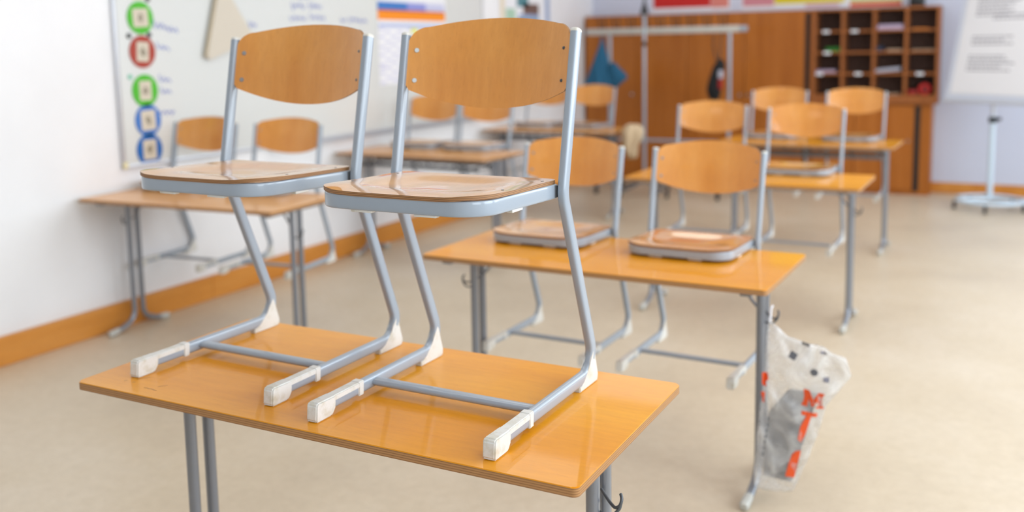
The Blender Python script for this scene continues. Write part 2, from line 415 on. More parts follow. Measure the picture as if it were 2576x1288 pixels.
    bm = bmesh.new(); shell(bm, dense(out, .014), 0, .735, back, .0085, 12, (0, 1, 0), .9)
    bo = link('backrest', bm, [M['back'], M['plys']], t, True, 35)
    for s in (-1, 1):
        for z in (.6985, .768):
            bm = bmesh.new(); p = back(s*.1895, z); ax_ = Vector((-s*.5, -.85, .18)); cyl(bm, p-ax_*.0004, ax_, .0062 if s < 0 else .004, .0022, 18, .0050 if s < 0 else .003)
            cyl(bm, p+ax_*.0016, ax_, .0018, .0012, 10)
            link('rivet', bm, M['zinc'] if s < 0 else M['steeld'], bo, True, 50)
    return t
HT = .7846
ZS = .4475
proto = build_chair('wooden school chair standing on the nearest desk, the nearer one beside the rounded desk corner', 'chairs put up on the desks')
def place(x, y, a, z, label, first=False):
    c = proto if first else copy_tree(proto)
    if not first:      # only the nearest chair has bright new rivets
        for ch in c.children_recursive:
            if ch.name.startswith('rivet'): ch.material_slots[0].link = 'OBJECT'; ch.material_slots[0].material = M['rivet2']
    c.location = (x, y, z); c.rotation_euler = (0, 0, a); c['label'] = label; c['group'] = 'chairs put up on the desks'
    return c
place(.8906, .0349, -.0094, HT, 'beech chair standing upright on the nearest desk, at the end with the wire hook', True)
place(.3169, .0733, -.0160, HT, 'beech chair standing upright on the nearest desk, its backrest beside the cream set square')
Z = HT-ZS

# ------------------------------------------------------------------ desks
DW, DD = 1.30, .5865
def build_desk(x, y, a, dz, label, topm='top', rack=False, hooks=('r',), group='two-seat desks in rows', lu=.083):
    t = thing('school_desk', label, 'desk', (x, y, 0), a, group)
    H = HT+dz
    ol = rounded([(0, 0), (DW, 0), (DW, DD), (0, DD)], .013, 5)
    bm = bmesh.new()
    A = [bm.verts.new((px, py, H)) for px, py in ol]; B = [bm.verts.new((px, py, H-.019)) for px, py in ol]
    ft = bm.faces.new(A); bm.faces.new(B[::-1]); n = len(ol)
    for k in range(n):
        f = bm.faces.new((A[k], B[k], B[(k+1) % n], A[(k+1) % n])); f.material_index = 1
    bmesh.ops.bevel(bm, geom=list(ft.edges), offset=.0022, segments=2, affect='EDGES')
    # object origin at the top so that the plywood layers line up
    for v in bm.verts: v.co.z -= H
    o = link('tabletop', bm, [M[topm], M['ply']], t, True, 30); o.location = (0, 0, H)
    for side, u in (('l', lu), ('r', DW-.082)):
        for sgn, wv in ((-1, .262), (1, .324)):
            reach = .185
            p = fillet([(u, wv, H-.02), (u, wv, .062), (u, wv+sgn*reach*.55, .026), (u, wv+sgn*reach*.95, .0185)], [0, .085, .03, 0], 8)
            bm = bmesh.new(); tube(bm, p, .0150, 16, (1, 0, 0))
            lg = link('leg', bm, M['steel2'], t, True, 50)
            bm = bmesh.new(); yy = wv+sgn*reach
            sweep(bm, [Vector((u, wv+sgn*reach*.66, .024)), Vector((u, wv+sgn*reach*.9, .018)), Vector((u, yy, .0175)), Vector((u, yy+sgn*.006, .0165))],
                  ring_section(.033, .033, 3, 14), side=(1, 0, 0), scale=[.93, 1, .98, .7])
            link('foot_cap', bm, M['foot'], lg, True, 50)
        bm = bmesh.new()
        box(bm, u-.02, u+.02, .06, DD-.06, H-.044, H-.0195, .003)
        link('top_support', bm, M['steel2'], t, True)
        s_ = 1 if side == 'l' else -1
        bm = bmesh.new(); tube(bm, [(u+s_*.012, .293, H-.145), (u+s_*.04, .293, H-.115), (u+s_*.085, .293, H-.048)], .0055, 8)
        link('brace', bm, M['steel2'], t, True, 50)
        if side in hooks:
            k = -1 if side == 'l' else 1; bm = bmesh.new(); hz = H-.158
            for yo in (.006,):
                pts = [(u+k*.002, .300, hz+.012), (u+k*.03, .285, hz-.008), (u+k*.046, .272, hz-.010), (u+k*.058, .268, hz+.002), (u+k*.060, .272, hz+.014), (u+k*.054, .280, hz+.020)]
                tube(bm, fillet(pts, [0, .03, .02, .012, .012, 0], 5), .0034, 8)
                pts = [(u+k*.002, .270, hz-.018), (u+k*.026, .262, hz-.024), (u+k*.045, .264, hz-.020), (u+k*.056, .268, hz-.006), (u+k*.059, .272, hz+.010)]
                tube(bm, fillet(pts, [0, .03, .02, .012, 0], 5), .0034, 8)
            link('hook', bm, M['steeld'], t, True, 50)
    bm = bmesh.new()
    box(bm, .11, DW-.10, .118, .142, H-.042, H-.0195, .003); box(bm, .11, DW-.10, DD-.142, DD-.118, H-.042, H-.0195, .003)
    link('frame_rail', bm, M['steel2'], t, True)
    if rack:
        bm = bmesh.new(); zr = H-.088
        box(bm, .10, DW-.095, .085, .095, zr-.013, zr+.013, .002); box(bm, .10, DW-.095, .36, .37, zr-.010, zr+.010, .002)
        for k in range(12):
            xx = .14+k*(DW-.28)/11; tube(bm, [(xx, .088, zr-.008), (xx, .365, zr-.008)], .003, 6)
        for xx in (.34, .52, .70, .78, 1.0): tube(bm, [(xx, .092, zr), (xx, .092, H-.02)], .0055, 6)
        link('book_rack', bm, M['steeld'], t, True, 50)
    return t
d1 = build_desk(0, 0, 0, 0, 'orange-topped two-seat school desk nearest the camera carrying two upright standing chairs', 'top')
for k, (a, b, n_) in enumerate([((.122, .072), (.137, .094), 5), ((.186, .040), (.226, .037), 6), ((.210, .058), (.222, .074), 6), ((.100, .052), (.104, .056), 2), ((.128, .052), (.133, .056), 2)]):
    bm = bmesh.new(); rnd = random.Random(30+k)
    pts = [Vector((a[0]+(b[0]-a[0])*i/n_+rnd.uniform(-.002, .002), a[1]+(b[1]-a[1])*i/n_+rnd.uniform(-.002, .002), HT+.00015)) for i in range(n_+1)]
    sweep(bm, pts, [(-.0009, -.0001), (.0009, -.0001), (.0009, .0001), (-.0009, .0001)], side=(.6, .8, 0)); link('pencil_mark', bm, M['pencil'], d1)
build_desk(-.0174, 1.530, -.0177, 0, 'orange-topped two-seat desk in the second row with a plastic bag on its hook', 'top', hooks=('l', 'r'), lu=.071)
build_desk(-.045, 3.70, -.006, .016, 'orange-topped desk between the plastic bag desk and the desk before the pigeonholes', 'top', hooks=('r',))
build_desk(-.113, 5.82, -.022, .018, 'farthest orange-topped desk standing in front of the open pigeonhole shelf', 'top', True, ())
build_desk(-2.518, 1.985, .05, 0, 'desk against the white wall under the column of round coloured cards', 'top2', hooks=('l', 'r'), group='desks along the whiteboard wall')
build_desk(-2.525, 4.215, -.045, .02, 'desk against the white wall below the blue and orange wall calendar', 'top2', True, (), group='desks along the whiteboard wall')
build_desk(-2.50, 6.39, .03, .01, 'farthest desk along the white wall, with a cream cloth bag on its end', 'top2', True, (), group='desks along the whiteboard wall')
chairs = [
 (.304, 1.803, -.022, 0, 'chair with its seat resting on the second-row desk, away from the plastic bag'),
 (.882, 1.797, -.027, 0, 'chair with its seat resting on the second-row desk, nearer the hanging plastic bag'),
 (.232, 4.225, .045, .016, 'chair resting on the third-row desk, its backrest before the hanging black gym bag'),
 (.834, 4.055, -.004, .016, 'chair resting on the third-row desk, covering part of the farthest orange desk'),
 (.230, 6.150, .014, .018, 'chair resting on the farthest orange desk, its backrest before the plain cabinet door'),
 (.830, 6.085, .000, .018, 'chair resting on the farthest orange desk, its backrest below the open pigeonholes'),
 (-2.277, 2.345, .10, 0, 'chair on the wall desk right beside the blue round cards of the whiteboard'),
 (-1.697, 2.410, .12, 0, 'chair on the desk below the round cards, at the end away from the wall'),
 (-2.105, 4.57, .03, .02, 'chair on the desk under the wall calendar, at the end nearer the white wall'),
 (-1.64, 4.57, .0, .02, 'chair on the desk under the wall calendar, at the aisle end'),
 (-2.15, 6.715, .0, .01, 'chair on the farthest wall desk, mostly hidden behind the sharp front backrest'),
 (-1.68, 6.74, -.03, .01, 'chair on the farthest wall desk, its backrest just below the teal jacket'),
]
for x, y, a, dz, lab in chairs: place(x, y, a, Z+dz, lab)

# ------------------------------------------------------------------ whiteboard and what sticks to it
BX = LX+.016
t = thing('whiteboard', 'long white wall board with grey rim above the wall desks', 'whiteboard', (LX, 2.335, .925))
bm = bmesh.new(); box(bm, .002, .016, 0, 4.19, 0, 1.6, .002); link('writing_surface', bm, M['board'], t)
bm = bmesh.new()
for (y0, y1, z0, z1) in ((-.018, .004, -.012, 1.61), (4.186, 4.205, -.012, 1.61), (-.018, 4.205, -.022, .002), (-.018, 4.205, 1.6, 1.62)): box(bm, .002, .022, y0, y1, z0, z1, .003)
link('rim', bm, M['alu'], t, True)
bm = bmesh.new(); box(bm, .002, .06, 1.2, 4.1, -.036, -.0225, .003); link('pen_tray', bm, M['alu'], t, True)
bm = bmesh.new(); box(bm, .016, .024, -.018, .018, -.022, .018, .003); link('corner_cap', bm, M['yellow_card'], t, True)
def scribble(bm, y0, z0, y1, z1, h, seed, x):
    rnd = random.Random(seed); L = math.hypot(y1-y0, z1-z0); n = max(10, int(L/.008)); pts = []; ph = 0
    for i in range(n+1):
        s = i/n; ph += rnd.uniform(.7, 1.5)
        amp = h*(.35+.65*rnd.random()*(1.6 if i < n*.15 else .8))
        pts.append(Vector((x, y0+(y1-y0)*s+.006*math.cos(ph), z0+(z1-z0)*s+amp*.5*math.sin(ph*1.3))))
    sweep(bm, pts, [(-.0035, -.0006), (.0035, -.0006), (.0035, .0006), (-.0035, .0006)], side=(0, .3, 1))
for k, (a, b, h) in enumerate([((2.589, 1.722), (2.773, 1.690), .05), ((2.60, 1.60), (2.696, 1.58), .045), ((2.605, 1.408), (2.687, 1.39), .04), ((2.609, 1.34), (2.682, 1.32), .04),
        ((2.59, 1.21), (2.709, 1.20), .04), ((3.813, 1.868), (3.95, 1.866), .05), ((4.0, 1.875), (4.136, 1.868), .055), ((3.787, 1.785), (3.96, 1.783), .05), ((4.0, 1.79), (4.176, 1.79), .05),
        ((4.356, 1.775), (4.42, 1.77), .05), ((4.46, 1.785), (4.687, 1.775), .05), ((3.383, 1.735), (3.45, 1.72), .05), ((3.87, 1.935), (3.985, 1.93), .04)]):
    bm = bmesh.new(); scribble(bm, a[0]-2.32, a[1]-.925-.0, b[0]-2.32, b[1]-.925-.0, h, k, .0172); link('handwriting', bm, M['ink'], t)
def disc(y, z, r, m_, label, pic, tilt=0, cw=.043, ch=.056):
    y += .014
    t = thing('round_card', label, 'card', (BX+.002, y, z), 0, 'round schedule cards on the whiteboard')
    bm = bmesh.new(); cyl(bm, (0, 0, 0), (1, 0, 0), r, .003, 40); link('disc', bm, m_, t)
    bm = bmesh.new(); box(bm, .003, .005, -cw, cw, -ch, ch, .0006); o = link('picture_card', bm, M['cream_card'], t); o.rotation_euler = (tilt, 0, 0)
    bm = bmesh.new()
    rnd = random.Random(pic)
    pts = [( .026*(.55+.45*rnd.random())*math.cos(q), .032*(.6+.4*rnd.random())*math.sin(q)) for q in [2*PI*k/9 for k in range(9)]]
    prism(bm, pts, .0012, 'x', .0056); g = link('pictogram', bm, M['pict'], o)
disc(2.492, 1.761, .094, M['green_card'], 'green round card topmost in the column on the whiteboard', 1, .05, .055, .052)
disc(2.493, 1.567, .094, M['red_card'], 'brownish red round card between the two green ones', 2, -.06)
disc(2.495, 1.343, .094, M['green_card'], 'green round card directly above the two blue ones', 3, .0)
disc(2.503, 1.170, .094, M['blue_card'], 'paler blue round card touching the lower green one', 4, .03, .052, .058)
disc(2.500, .998, .094, M['deepblue_card'], 'deep blue round card at the bottom of the column', 5, 0, .048, .058)
for y, z, lab in ((2.418, 1.658, 'small dark magnet at the upper side of the red round card, nearer the board rim'), (2.563, 1.664, 'small dark magnet between the red card and the blue handwriting'), (2.568, 1.868, 'small dark magnet above the topmost green round card')):
    bm = bmesh.new(); cyl(bm, (BX+.001, y, z), (1, 0, 0), .0155, .009, 20, .013); tag(link('magnet', bm, M['magnet'], None, True, 40), lab, 'magnet', 'dark magnets on the whiteboard')
bm = bmesh.new(); box(bm, BX+.001, BX+.004, 2.45, 2.54, 1.868, 1.90, .001); tag(link('paper_note', bm, M['yellow_card']), 'small yellow paper note above the topmost green round card', 'note')
bm = bmesh.new(); cyl(bm, (BX+.001, 2.408, 1.425), (1, 0, 0), .014, .004, 20); tag(link('magnet', bm, M['greenmark'], None, True, 40), 'small pale green magnet beside the lower green round card', 'magnet')
# set square
t = thing('set_square', 'large cream wooden set square hanging on the whiteboard', 'set square', (BX+.012, 0, 0))
bm = bmesh.new(); prism(bm, rounded([(2.976, 1.500), (3.421, 1.638), (3.136, 2.016)], [.022, .02, .02], 5), .016, 'x', .01, .002); link('blade', bm, M['setsq'], t, True)
bm = bmesh.new()
d = Vector((0, 3.136-2.976, 2.016-1.500)).normalized(); tube(bm, [Vector((.012, 2.974, 1.53)), Vector((.012, 2.974, 1.53))+d*.46], .009, 8); link('edge_shadow', bm, M['setsq_shadow'], t, True)  # shadow along the left edge, modelled as a darker strip
# calendar
t = thing('wall_calendar', 'year planner poster with blue header and orange band on the whiteboard', 'calendar', (BX+.002, 4.84, 1.272))
bm = bmesh.new(); box(bm, 0, .002, 0, 1.02, 0, .79); link('sheet', bm, M['paper'], t)
for nm, y0, y1, z0, z1, m_ in (('header_band', 0, .42, .60, .663, 'cal_blue'), ('header_band', .42, .70, .60, .663, 'cal_mid'), ('header_band', .70, 1.0, .60, .663, 'cal_pale'), ('title_strip', 0, 1.01, .588, .600, 'cal_red'), ('title_band', 0, 1.01, .518, .588, 'cal_orange'), ('month_row', .01, 1.0, .462, .488, 'cal_head')):
    bm = bmesh.new(); box(bm, .002, .0032, y0, y1, z0, z1); link(nm, bm, M[m_], t)
bm = bmesh.new(); rnd = random.Random(4)
for c in range(12):
    for r in range(22):
        if (r*2+c*3) % 7 < 2 or rnd.random() < .08: box(bm, .002, .003, .012+c*.083, .012+c*.083+.07, .01+r*.0203, .01+r*.0203+.016)
link('day_grid', bm, M['cal_lav'], t)
bm = bmesh.new(); box(bm, .002, .0035, .47, .56, .415, .455); link('highlight', bm, M['cal_yel'], t)
# photo poster on the wall beyond the board
t = thing('photo_poster', 'poster with teal and brown photographs on the wall beyond the whiteboard', 'poster', (LX+.001, 6.90, 1.58))
bm = bmesh.new(); box(bm, 0, .003, 0, 1.20, 0, .95); link('sheet', bm, M['paper'], t)
for y0, y1, z0, z1, m_ in ((0, .10, 0, .95, 'ph_cream'), (.12, .33, .20, .36, 'ph_green'), (.36, .86, .17, .26, 'ph_teal'), (.36, .62, .38, .5, 'ph_teal'), (.50, .86, .31, .42, 'ph_brown'), (.40, .86, .26, .31, 'ph_blue'), (1.02, 1.12, .18, .50, 'ph_blue'), (.36, .86, .52, .8, 'ph_brown')):
    bm = bmesh.new(); box(bm, .003, .0042, y0, y1, z0, z1); link('photograph', bm, M[m_], t)

# ------------------------------------------------------------------ cabinets along the end wall
CY = 8.93
t = thing('storage_cabinet', 'wide brown storage cabinet with four tall doors behind the coat rack', 'cabinet', (-2.54, CY, 0))
bm = bmesh.new(); box(bm, 0, 2.575, .02, EY-CY-.003, .0, 1.89, .003); link('body', bm, M['cab'], t)
xs = [.012, .632, 1.226, 1.869, 2.497]
for k in range(4):
    bm = bmesh.new(); box(bm, xs[k]+.003, xs[k+1]-.003, -.002, .018, .06, 1.872, .003)
    dr = link('door', bm, M['cab'], t)
    if k in (0, 3, 2):
        bm = bmesh.new(); kx = xs[k+1]-.045 if k != 3 else xs[k]+.045; cyl(bm, (kx, -.002, 1.0), (0, -1, 0), .016, .012, 18); link('lock', bm, M['chrome'], dr, True, 50)
bm = bmesh.new(); box(bm, 2.503, 2.543, .004, .019, .06, 1.86); link('tambour_gap', bm, M['gap'], t)
t = thing('pigeonhole_shelf', 'open dark wood pigeonhole shelf of sixteen compartments on the low cupboard', 'shelf', (.037, CY-.02, .925))
SW, SH = 1.213, .965
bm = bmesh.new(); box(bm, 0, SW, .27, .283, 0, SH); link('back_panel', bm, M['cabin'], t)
for nm, a in (('side_panel', (0, .03)), ('side_panel', (SW-.03, SW))):
    bm = bmesh.new(); box(bm, a[0], a[1], 0, .27, 0, SH, .002); link(nm, bm, M['cab2'], t)
bm = bmesh.new(); box(bm, .03, SW-.03, 0, .27, SH-.025, SH, .002); link('top_panel', bm, M['cab2'], t)
bm = bmesh.new(); box(bm, .03, SW-.03, 0, .27, 0, .088, .002); link('base_panel', bm, M['cab2'], t)
vx = [.3, .602, .905]
for x in vx:
    bm = bmesh.new(); box(bm, x-.014, x+.014, .003, .269, .088, SH-.025, .002); link('divider', bm, M['cab2'], t)
hz = [.300, .517, .733]
for z in hz:
    bm = bmesh.new(); box(bm, .03, SW-.03, .012, .269, z-.011, z+.011, .002); link('shelf_board', bm, M['cab2'], t)
SX, SY, SZ0 = .037, CY-.02, .925
def paper_pile(x0, x1, z, h, m_, label, nm='paper_stack', cat='papers', tilt=0, d=.2, grp='papers in the pigeonholes'):
    bm = bmesh.new(); n = max(1, int(h/.006)); rnd = random.Random(label)
    for k in range(n):
        dx = rnd.uniform(-.006, .006); box(bm, x0+dx, x1+dx, rnd.uniform(0, .015), d, k*h/n, (k+1)*h/n-.0008)
    o = link(nm, bm, M[m_]); o.location = (0, SY+.015, z); tag(o, label, cat, grp)
    if tilt:
        o.rotation_euler = (0, tilt, 0)
        c = (x0+x1)/2; lowest = min((Matrix.Rotation(tilt, 3, 'Y') @ v.co).z for v in o.data.vertices)
        o.location.z = z-lowest
    return o
def sz(i): return SZ0+([.088]+[h+.011 for h in hz])[i]
paper_pile(.67, .91, sz(3), .05, 'lilac_paper', 'lilac paper stack in the top row, third pigeonhole', tilt=0)
paper_pile(.17, .31, sz(2), .045, 'green_book', 'bright green book in the second row, first pigeonhole', 'book', 'book', 0)
paper_pile(.76, .90, sz(2), .018, 'tan_paper', 'tan paper pile in the second row, third pigeonhole')
paper_pile(.665, .72, sz(2), .05, 'navy', 'navy notebook standing beside tan papers in the second row', 'notebook', 'book')
paper_pile(.995, 1.2, sz(2), .014, 'tan_paper', 'thin tan paper pile in the second row, last pigeonhole')
paper_pile(.08, .27, sz(1), .03, 'lilac_paper', 'pale paper pile in the third row, first pigeonhole')
paper_pile(.665, .90, sz(1), .035, 'pale_grey', 'pale papers slanting upward in the third row, third pigeonhole', tilt=-.10)
paper_pile(.75, .90, sz(0), .014, 'tan_paper', 'thin pale paper pile in the bottom row, third pigeonhole')
paper_pile(1.0, 1.14, sz(3), .006, 'cal_orange', 'flat orange sheet in the top row, last pigeonhole')
for x, z, lab in ((.172, SZ0+.733, 'white name tag under the top row, first pigeonhole'), (.452, SZ0+.733, 'white name tag under the top row, second pigeonhole'), (.187, SZ0+.517, 'white name tag under the bright green book'),
                  (.497, SZ0+.300, 'white name tag under the third row, second pigeonhole'), (1.08, SZ0+.300, 'white name tag above the red tin in the bottom row'), (.115, SZ0+.300, 'white name tag under the third row, first pigeonhole')):
    bm = bmesh.new(); box(bm, x-.035, x+.035, SY+.002, SY+.0115, z-.013, z+.013, .001); tag(link('name_tag', bm, M['paper']), lab, 'tag', 'name tags on the pigeonholes')
t = thing('tape_roll', 'round red roll with black centre in the bottom corner pigeonhole', 'roll', (1.125, SY+.06, sz(0)))
bm = bmesh.new(); cyl(bm, (0, 0, .058), (0, 1, 0), .058, .06, 28); link('tape', bm, M['red_tin'], t, True, 50)
bm = bmesh.new(); cyl(bm, (0, -.002, .058), (0, 1, 0), .026, .06, 24); link('hub', bm, M['black'], t, True, 50)
bm = bmesh.new(); box(bm, .96, 1.06, SY+.03, SY+.12, sz(0), sz(0)+.05, .015); tag(link('pencil_case', bm, M['dkred'], None, True), 'dark red pencil case beside the round red roll', 'pencil case')
t = thing('low_cupboard', 'low brown cupboard with sliding doors under the pigeonhole shelf', 'cupboard', (.037, CY, 0))
bm = bmesh.new(); box(bm, 0, 1.165, .02, EY-CY-.003, 0, .923, .003); link('body', bm, M['cab'], t)
for a, b in ((.012, .435), (.44, 1.005)):
    bm = bmesh.new(); box(bm, a, b, 0, .019, .05, .905, .003); dr = link('door', bm, M['cab'], t)
    bm = bmesh.new(); cyl(bm, (b-.05, 0, .55), (0, -1, 0), .012, .01, 16); link('knob', bm, M['chrome'], dr, True, 50)
bm = bmesh.new(); box(bm, 1.008, 1.06, .006, .0195, .04, .905); link('tambour_gap', bm, M['gap'], t)
# posters above the cabinets
for nm, lab, x0, x1, parts in (
   ('paper_poster', 'red and salmon poster above the storage cabinet', -1.80, -.92, (('panel', -1.80, -1.13, 1.968, 2.5, 'p_red'), ('panel', -1.125, -.925, 1.955, 2.5, 'p_salmon'))),
   ('paper_poster', 'pink and yellow poster above the storage cabinet next to the pigeonholes', -.77, .32, (('panel', -.77, -.43, 1.955, 2.5, 'p_pink'), ('panel', -.425, .30, 1.968, 2.5, 'p_yellow'), ('panel', -.1, .25, 1.93, 1.955, 'p_pink'))),
   ('paper_poster', 'orange and pale green poster above the pigeonhole shelf', .34, .87, (('panel', .355, .86, 1.912, 1.955, 'p_orange'), ('panel', .355, .86, 1.957, 2.5, 'p_green')))):
    t = thing(nm, lab, 'poster', (0, EY-.003, 0), 0, 'coloured posters on the end wall')
    bm = bmesh.new(); box(bm, x0-.01, x1+.01, 0, .003, 1.91 if x0 > .3 else 1.925, 2.52); link('sheet', bm, M['paper'], t)
    for (n2, a, b, c, d, mm) in parts:
        bm = bmesh.new(); box(bm, a, b, -.0015, 0, c, d); link(n2, bm, M[mm], t)
bm = bmesh.new(); box(bm, .95, 1.09, 9.02, 9.14, 1.891, 2.0, .012); tag(link('storage_box', bm, M['black'], None, True), 'black box on top of the pigeonhole shelf', 'box')

# ------------------------------------------------------------------ coat rack
RY = 8.30
t = thing('coat_rack', 'rolling coat rack with pale hook bar in front of the storage cabinet', 'coat rack', (0, RY, 0))
bm = bmesh.new(); box(bm, -2.23, -.56, -.02, .02, 1.668, 1.738, .012); link('hook_bar', bm, M['rackbar'], t, True)
for x in (-2.24, -.505):
    bm = bmesh.new(); box(bm, x-(.01 if x < -2 else .058), x+.02, -.018, .018, 1.672, 1.734, .01); link('end_cap', bm, M['steel'], t, True)
for x in (-1.972, -.665):
    bm = bmesh.new(); tube(bm, [(x, 0, 1.67), (x, 0, .06)], .019, 14); link('post', bm, M['steel'], t, True, 50)
    bm = bmesh.new(); tube(bm, fillet([(x, -.40, .085), (x, -.05, .115), (x, .05, .115), (x, .34, .085)], [0, .05, .05, 0], 4), .018, 10); ft = link('foot', bm, M['steel'], t, True, 50)
    for yy in (-.40, .34):
        bm = bmesh.new(); cyl(bm, (x-.012, yy, .033), (1, 0, 0), .033, .024, 20); box(bm, x-.02, x+.02, yy-.012, yy+.012, .03, .09, .004); link('caster', bm, M['rubber'], ft, True, 50)
bm = bmesh.new(); tube(bm, [(-1.97, 0, .545), (-.667, 0, .545)], .016, 12); link('lower_rail', bm, M['steel'], t, True, 50)
for k in range(9):
    x = -2.05+k*.165; bm = bmesh.new()
    for dx in (-.022, .022): tube(bm, fillet([(x+dx, -.01, 1.73), (x+dx*1.2, -.03, 1.80), (x+dx*1.7, -.045, 1.86)], [0, .03, 0], 4), .009, 6)
    tube(bm, fillet([(x, -.01, 1.675), (x, -.03, 1.645), (x, -.055, 1.665)], [0, .01, 0], 4), .005, 6)
    link('coat_hook', bm, M['strings'], t, True, 50)
# teal jacket hanging from the bar
def cloth(name, rows, yc, depth, m_, label, cat, folds=7, amp=.012, nseg=40):
    bm = bmesh.new(); rings = []
    for (z, xl, xr, dp) in rows:
        r = []
        for k in range(nseg):
            a = 2*PI*k/nseg; cx = (xl+xr)/2; rx = (xr-xl)/2
            fold = 1+amp/max(rx, .02)*math.sin(a*folds+z*9)
            r.append(bm.verts.new((cx+rx*math.cos(a)*fold, yc+depth*dp*math.sin(a)*(1+.25*math.sin(a*folds+z*5)), z+.01*math.sin(a*3))))
        rings.append(r)
    for i in range(len(rings)-1):
        for k in range(nseg): bm.faces.new((rings[i][k], rings[i][(k+1) % nseg], rings[i+1][(k+1) % nseg], rings[i+1][k]))
    bm.faces.new(rings[0]); bm.faces.new(rings[-1][::-1])
    return link(name, bm, m_, None, True, 80)
J = thing('jacket', 'teal jacket hanging crumpled from the coat rack beside the white wall', 'jacket', (0, 0, 0))
o = cloth('body', [(1.635, -2.035, -2.015, .15), (1.56, -2.05, -2.005, .35), (1.45, -2.10, -1.98, .7), (1.3, -2.16, -1.955, 1.0), (1.17, -2.215, -1.91, 1.0), (1.08, -2.22, -1.90, .9), (1.03, -2.19, -1.93, .6)], RY-.085, .07, M['teal_cloth'], '', ''); o.parent = J
o = cloth('sleeve', [(1.37, -1.92, -1.885, .3), (1.31, -1.935, -1.83, .6), (1.25, -1.94, -1.76, .7), (1.21, -1.93, -1.735, .7), (1.17, -1.93, -1.80, .6), (1.10, -1.915, -1.875, .3)], RY-.10, .05, M['teal_cloth'], '', ''); o.parent = J
bm = bmesh.new(); tube(bm, [(-2.02, RY-.055, 1.66), (-2.025, RY-.08, 1.63)], .005, 6); link('hanging_loop', bm, M['teal_cloth'], J)
# gym bag
G = thing('gym_bag', 'black drawstring gym bag hanging from the coat rack by long cords', 'bag', (0, 0, 0))
o = cloth('pouch', [(1.40, -.755, -.735, .2), (1.365, -.775, -.705, .5), (1.31, -.81, -.70, .75), (1.24, -.83, -.715, .9), (1.16, -.855, -.725, 1.0), (1.09, -.865, -.73, 1.0), (1.03, -.85, -.745, .9), (.99, -.82, -.765, .5)], RY-.08, .075, M['black_cloth'], '', ''); o.parent = G
bm = bmesh.new(); tube(bm, [(-.815, RY-.05, 1.655), (-.81, RY-.08, 1.52), (-.775, RY-.08, 1.385)], .010, 8); tube(bm, [(-.745, RY-.05, 1.655), (-.74, RY-.08, 1.52), (-.745, RY-.08, 1.39)], .010, 8); link('cords', bm, M['strings'], G, True, 60)
for z0, z1, m_ in ((1.205, 1.29, 'pale_grey'), (1.10, 1.20, 'dkred')):
    bm = bmesh.new(); box(bm, -.742, -.698, RY-.150, RY-.105, z0, z1, .01); link('printed_patch', bm, M[m_], G, True)
# cream cloth bag on the end of the far wall desk
Cb = thing('cloth_bag', 'cream cloth bag hung over the end of the farthest wall desk', 'bag', (0, 0, 0))
bm = bmesh.new()
rows = [(.85, -1.12, -1.06, .25), (.835, -1.17, -1.02, .6), (.79, -1.205, -.995, .9), (.72, -1.195, -1.01, 1.0), (.66, -1.19, -1.05, .9), (.60, -1.16, -1.055, .7), (.55, -1.14, -1.06, .4)]
bm.free(); o = cloth('body', rows, 6.66, .10, M['cream_cloth'], '', '', 5, .006); o.parent = Cb
# map stand
t = thing('map_stand', 'slim grey map stand with black top standing before the coat rack', 'stand', (-1.47, 8.0, 0))
bm = bmesh.new(); tube(bm, [(0, 0, .12), (0, 0, 1.885)], .017, 12); link('pole', bm, M['steel'], t, True, 50)
bm = bmesh.new(); cyl(bm, (0, 0, 1.865), (0, 0, 1), .048, .12, 16, .014); tube(bm, [(0, 0, 1.95), (0, 0, 2.3)], .012, 10); link('top_clamp', bm, M['black'], t, True, 50)
bm = bmesh.new(); cyl(bm, (0, 0, 1.545), (0, 0, 1), .024, .045, 14); link('height_clamp', bm, M['black'], t, True, 50)
for k in range(4):
    a = PI/4+k*PI/2+.3; bm = bmesh.new(); e = (.34*math.cos(a), .34*math.sin(a))
    tube(bm, fillet([(0, 0, .16), (e[0]*.5, e[1]*.5, .10), (e[0], e[1], .06)], [0, .1, 0], 4), .014, 8); lg = link('leg', bm, M['steeld'], t, True, 50)
    bm = bmesh.new(); cyl(bm, (e[0]-.01, e[1], .028), (1, 0, 0), .028, .02, 16); cyl(bm, (e[0], e[1], .03), (0, 0, 1), .008, .035, 8); link('caster', bm, M['rubber'], lg, True, 50)

# ------------------------------------------------------------------ flip chart
P0 = Vector((1.338, 8.5, .9965)); e1 = Vector((.835, -.55, 0)).normalized(); bk = Vector((.55, .835, 0)).normalized()
uv = (Vector((0, 0, 1))*math.cos(.24)+bk*math.sin(.24)).normalized(); nn = e1.cross(uv).normalized()
t = thing('flip_chart', 'wheeled flip chart stand at the end wall beside the pigeonholes', 'flip chart', (1.76, 8.33, 0))
def pl(bm, a0, a1, b0, b1, d0, d1):
    vs_ = []
    for dd in (d0, d1):
        for (a, b) in ((a0, b0), (a1, b0), (a1, b1), (a0, b1)): vs_.append(bm.verts.new(P0+e1*a+uv*b+nn*dd-Vector((1.76, 8.33, 0))))
    for f in ((0, 1, 2, 3), (4, 5, 6, 7), (0, 1, 5, 4), (1, 2, 6, 5), (2, 3, 7, 6), (3, 0, 4, 7)): bm.faces.new([vs_[i] for i in f])
sg = 1 if nn.y < 0 else -1
bm = bmesh.new(); pl(bm, 0, 1.15, 0, 1.2, -.02*sg, 0); link('board', bm, M['flipw'], t)
bm = bmesh.new(); pl(bm, -.012, 1.162, -.02, .0, -.028*sg, .022*sg); link('tray', bm, M['alu'], t)
bm = bmesh.new(); pl(bm, .05, 1.1, .06, 1.19, 0.0005*sg, .004*sg); pad = link('paper_pad', bm, M['paper'], t)
rnd = random.Random(9)
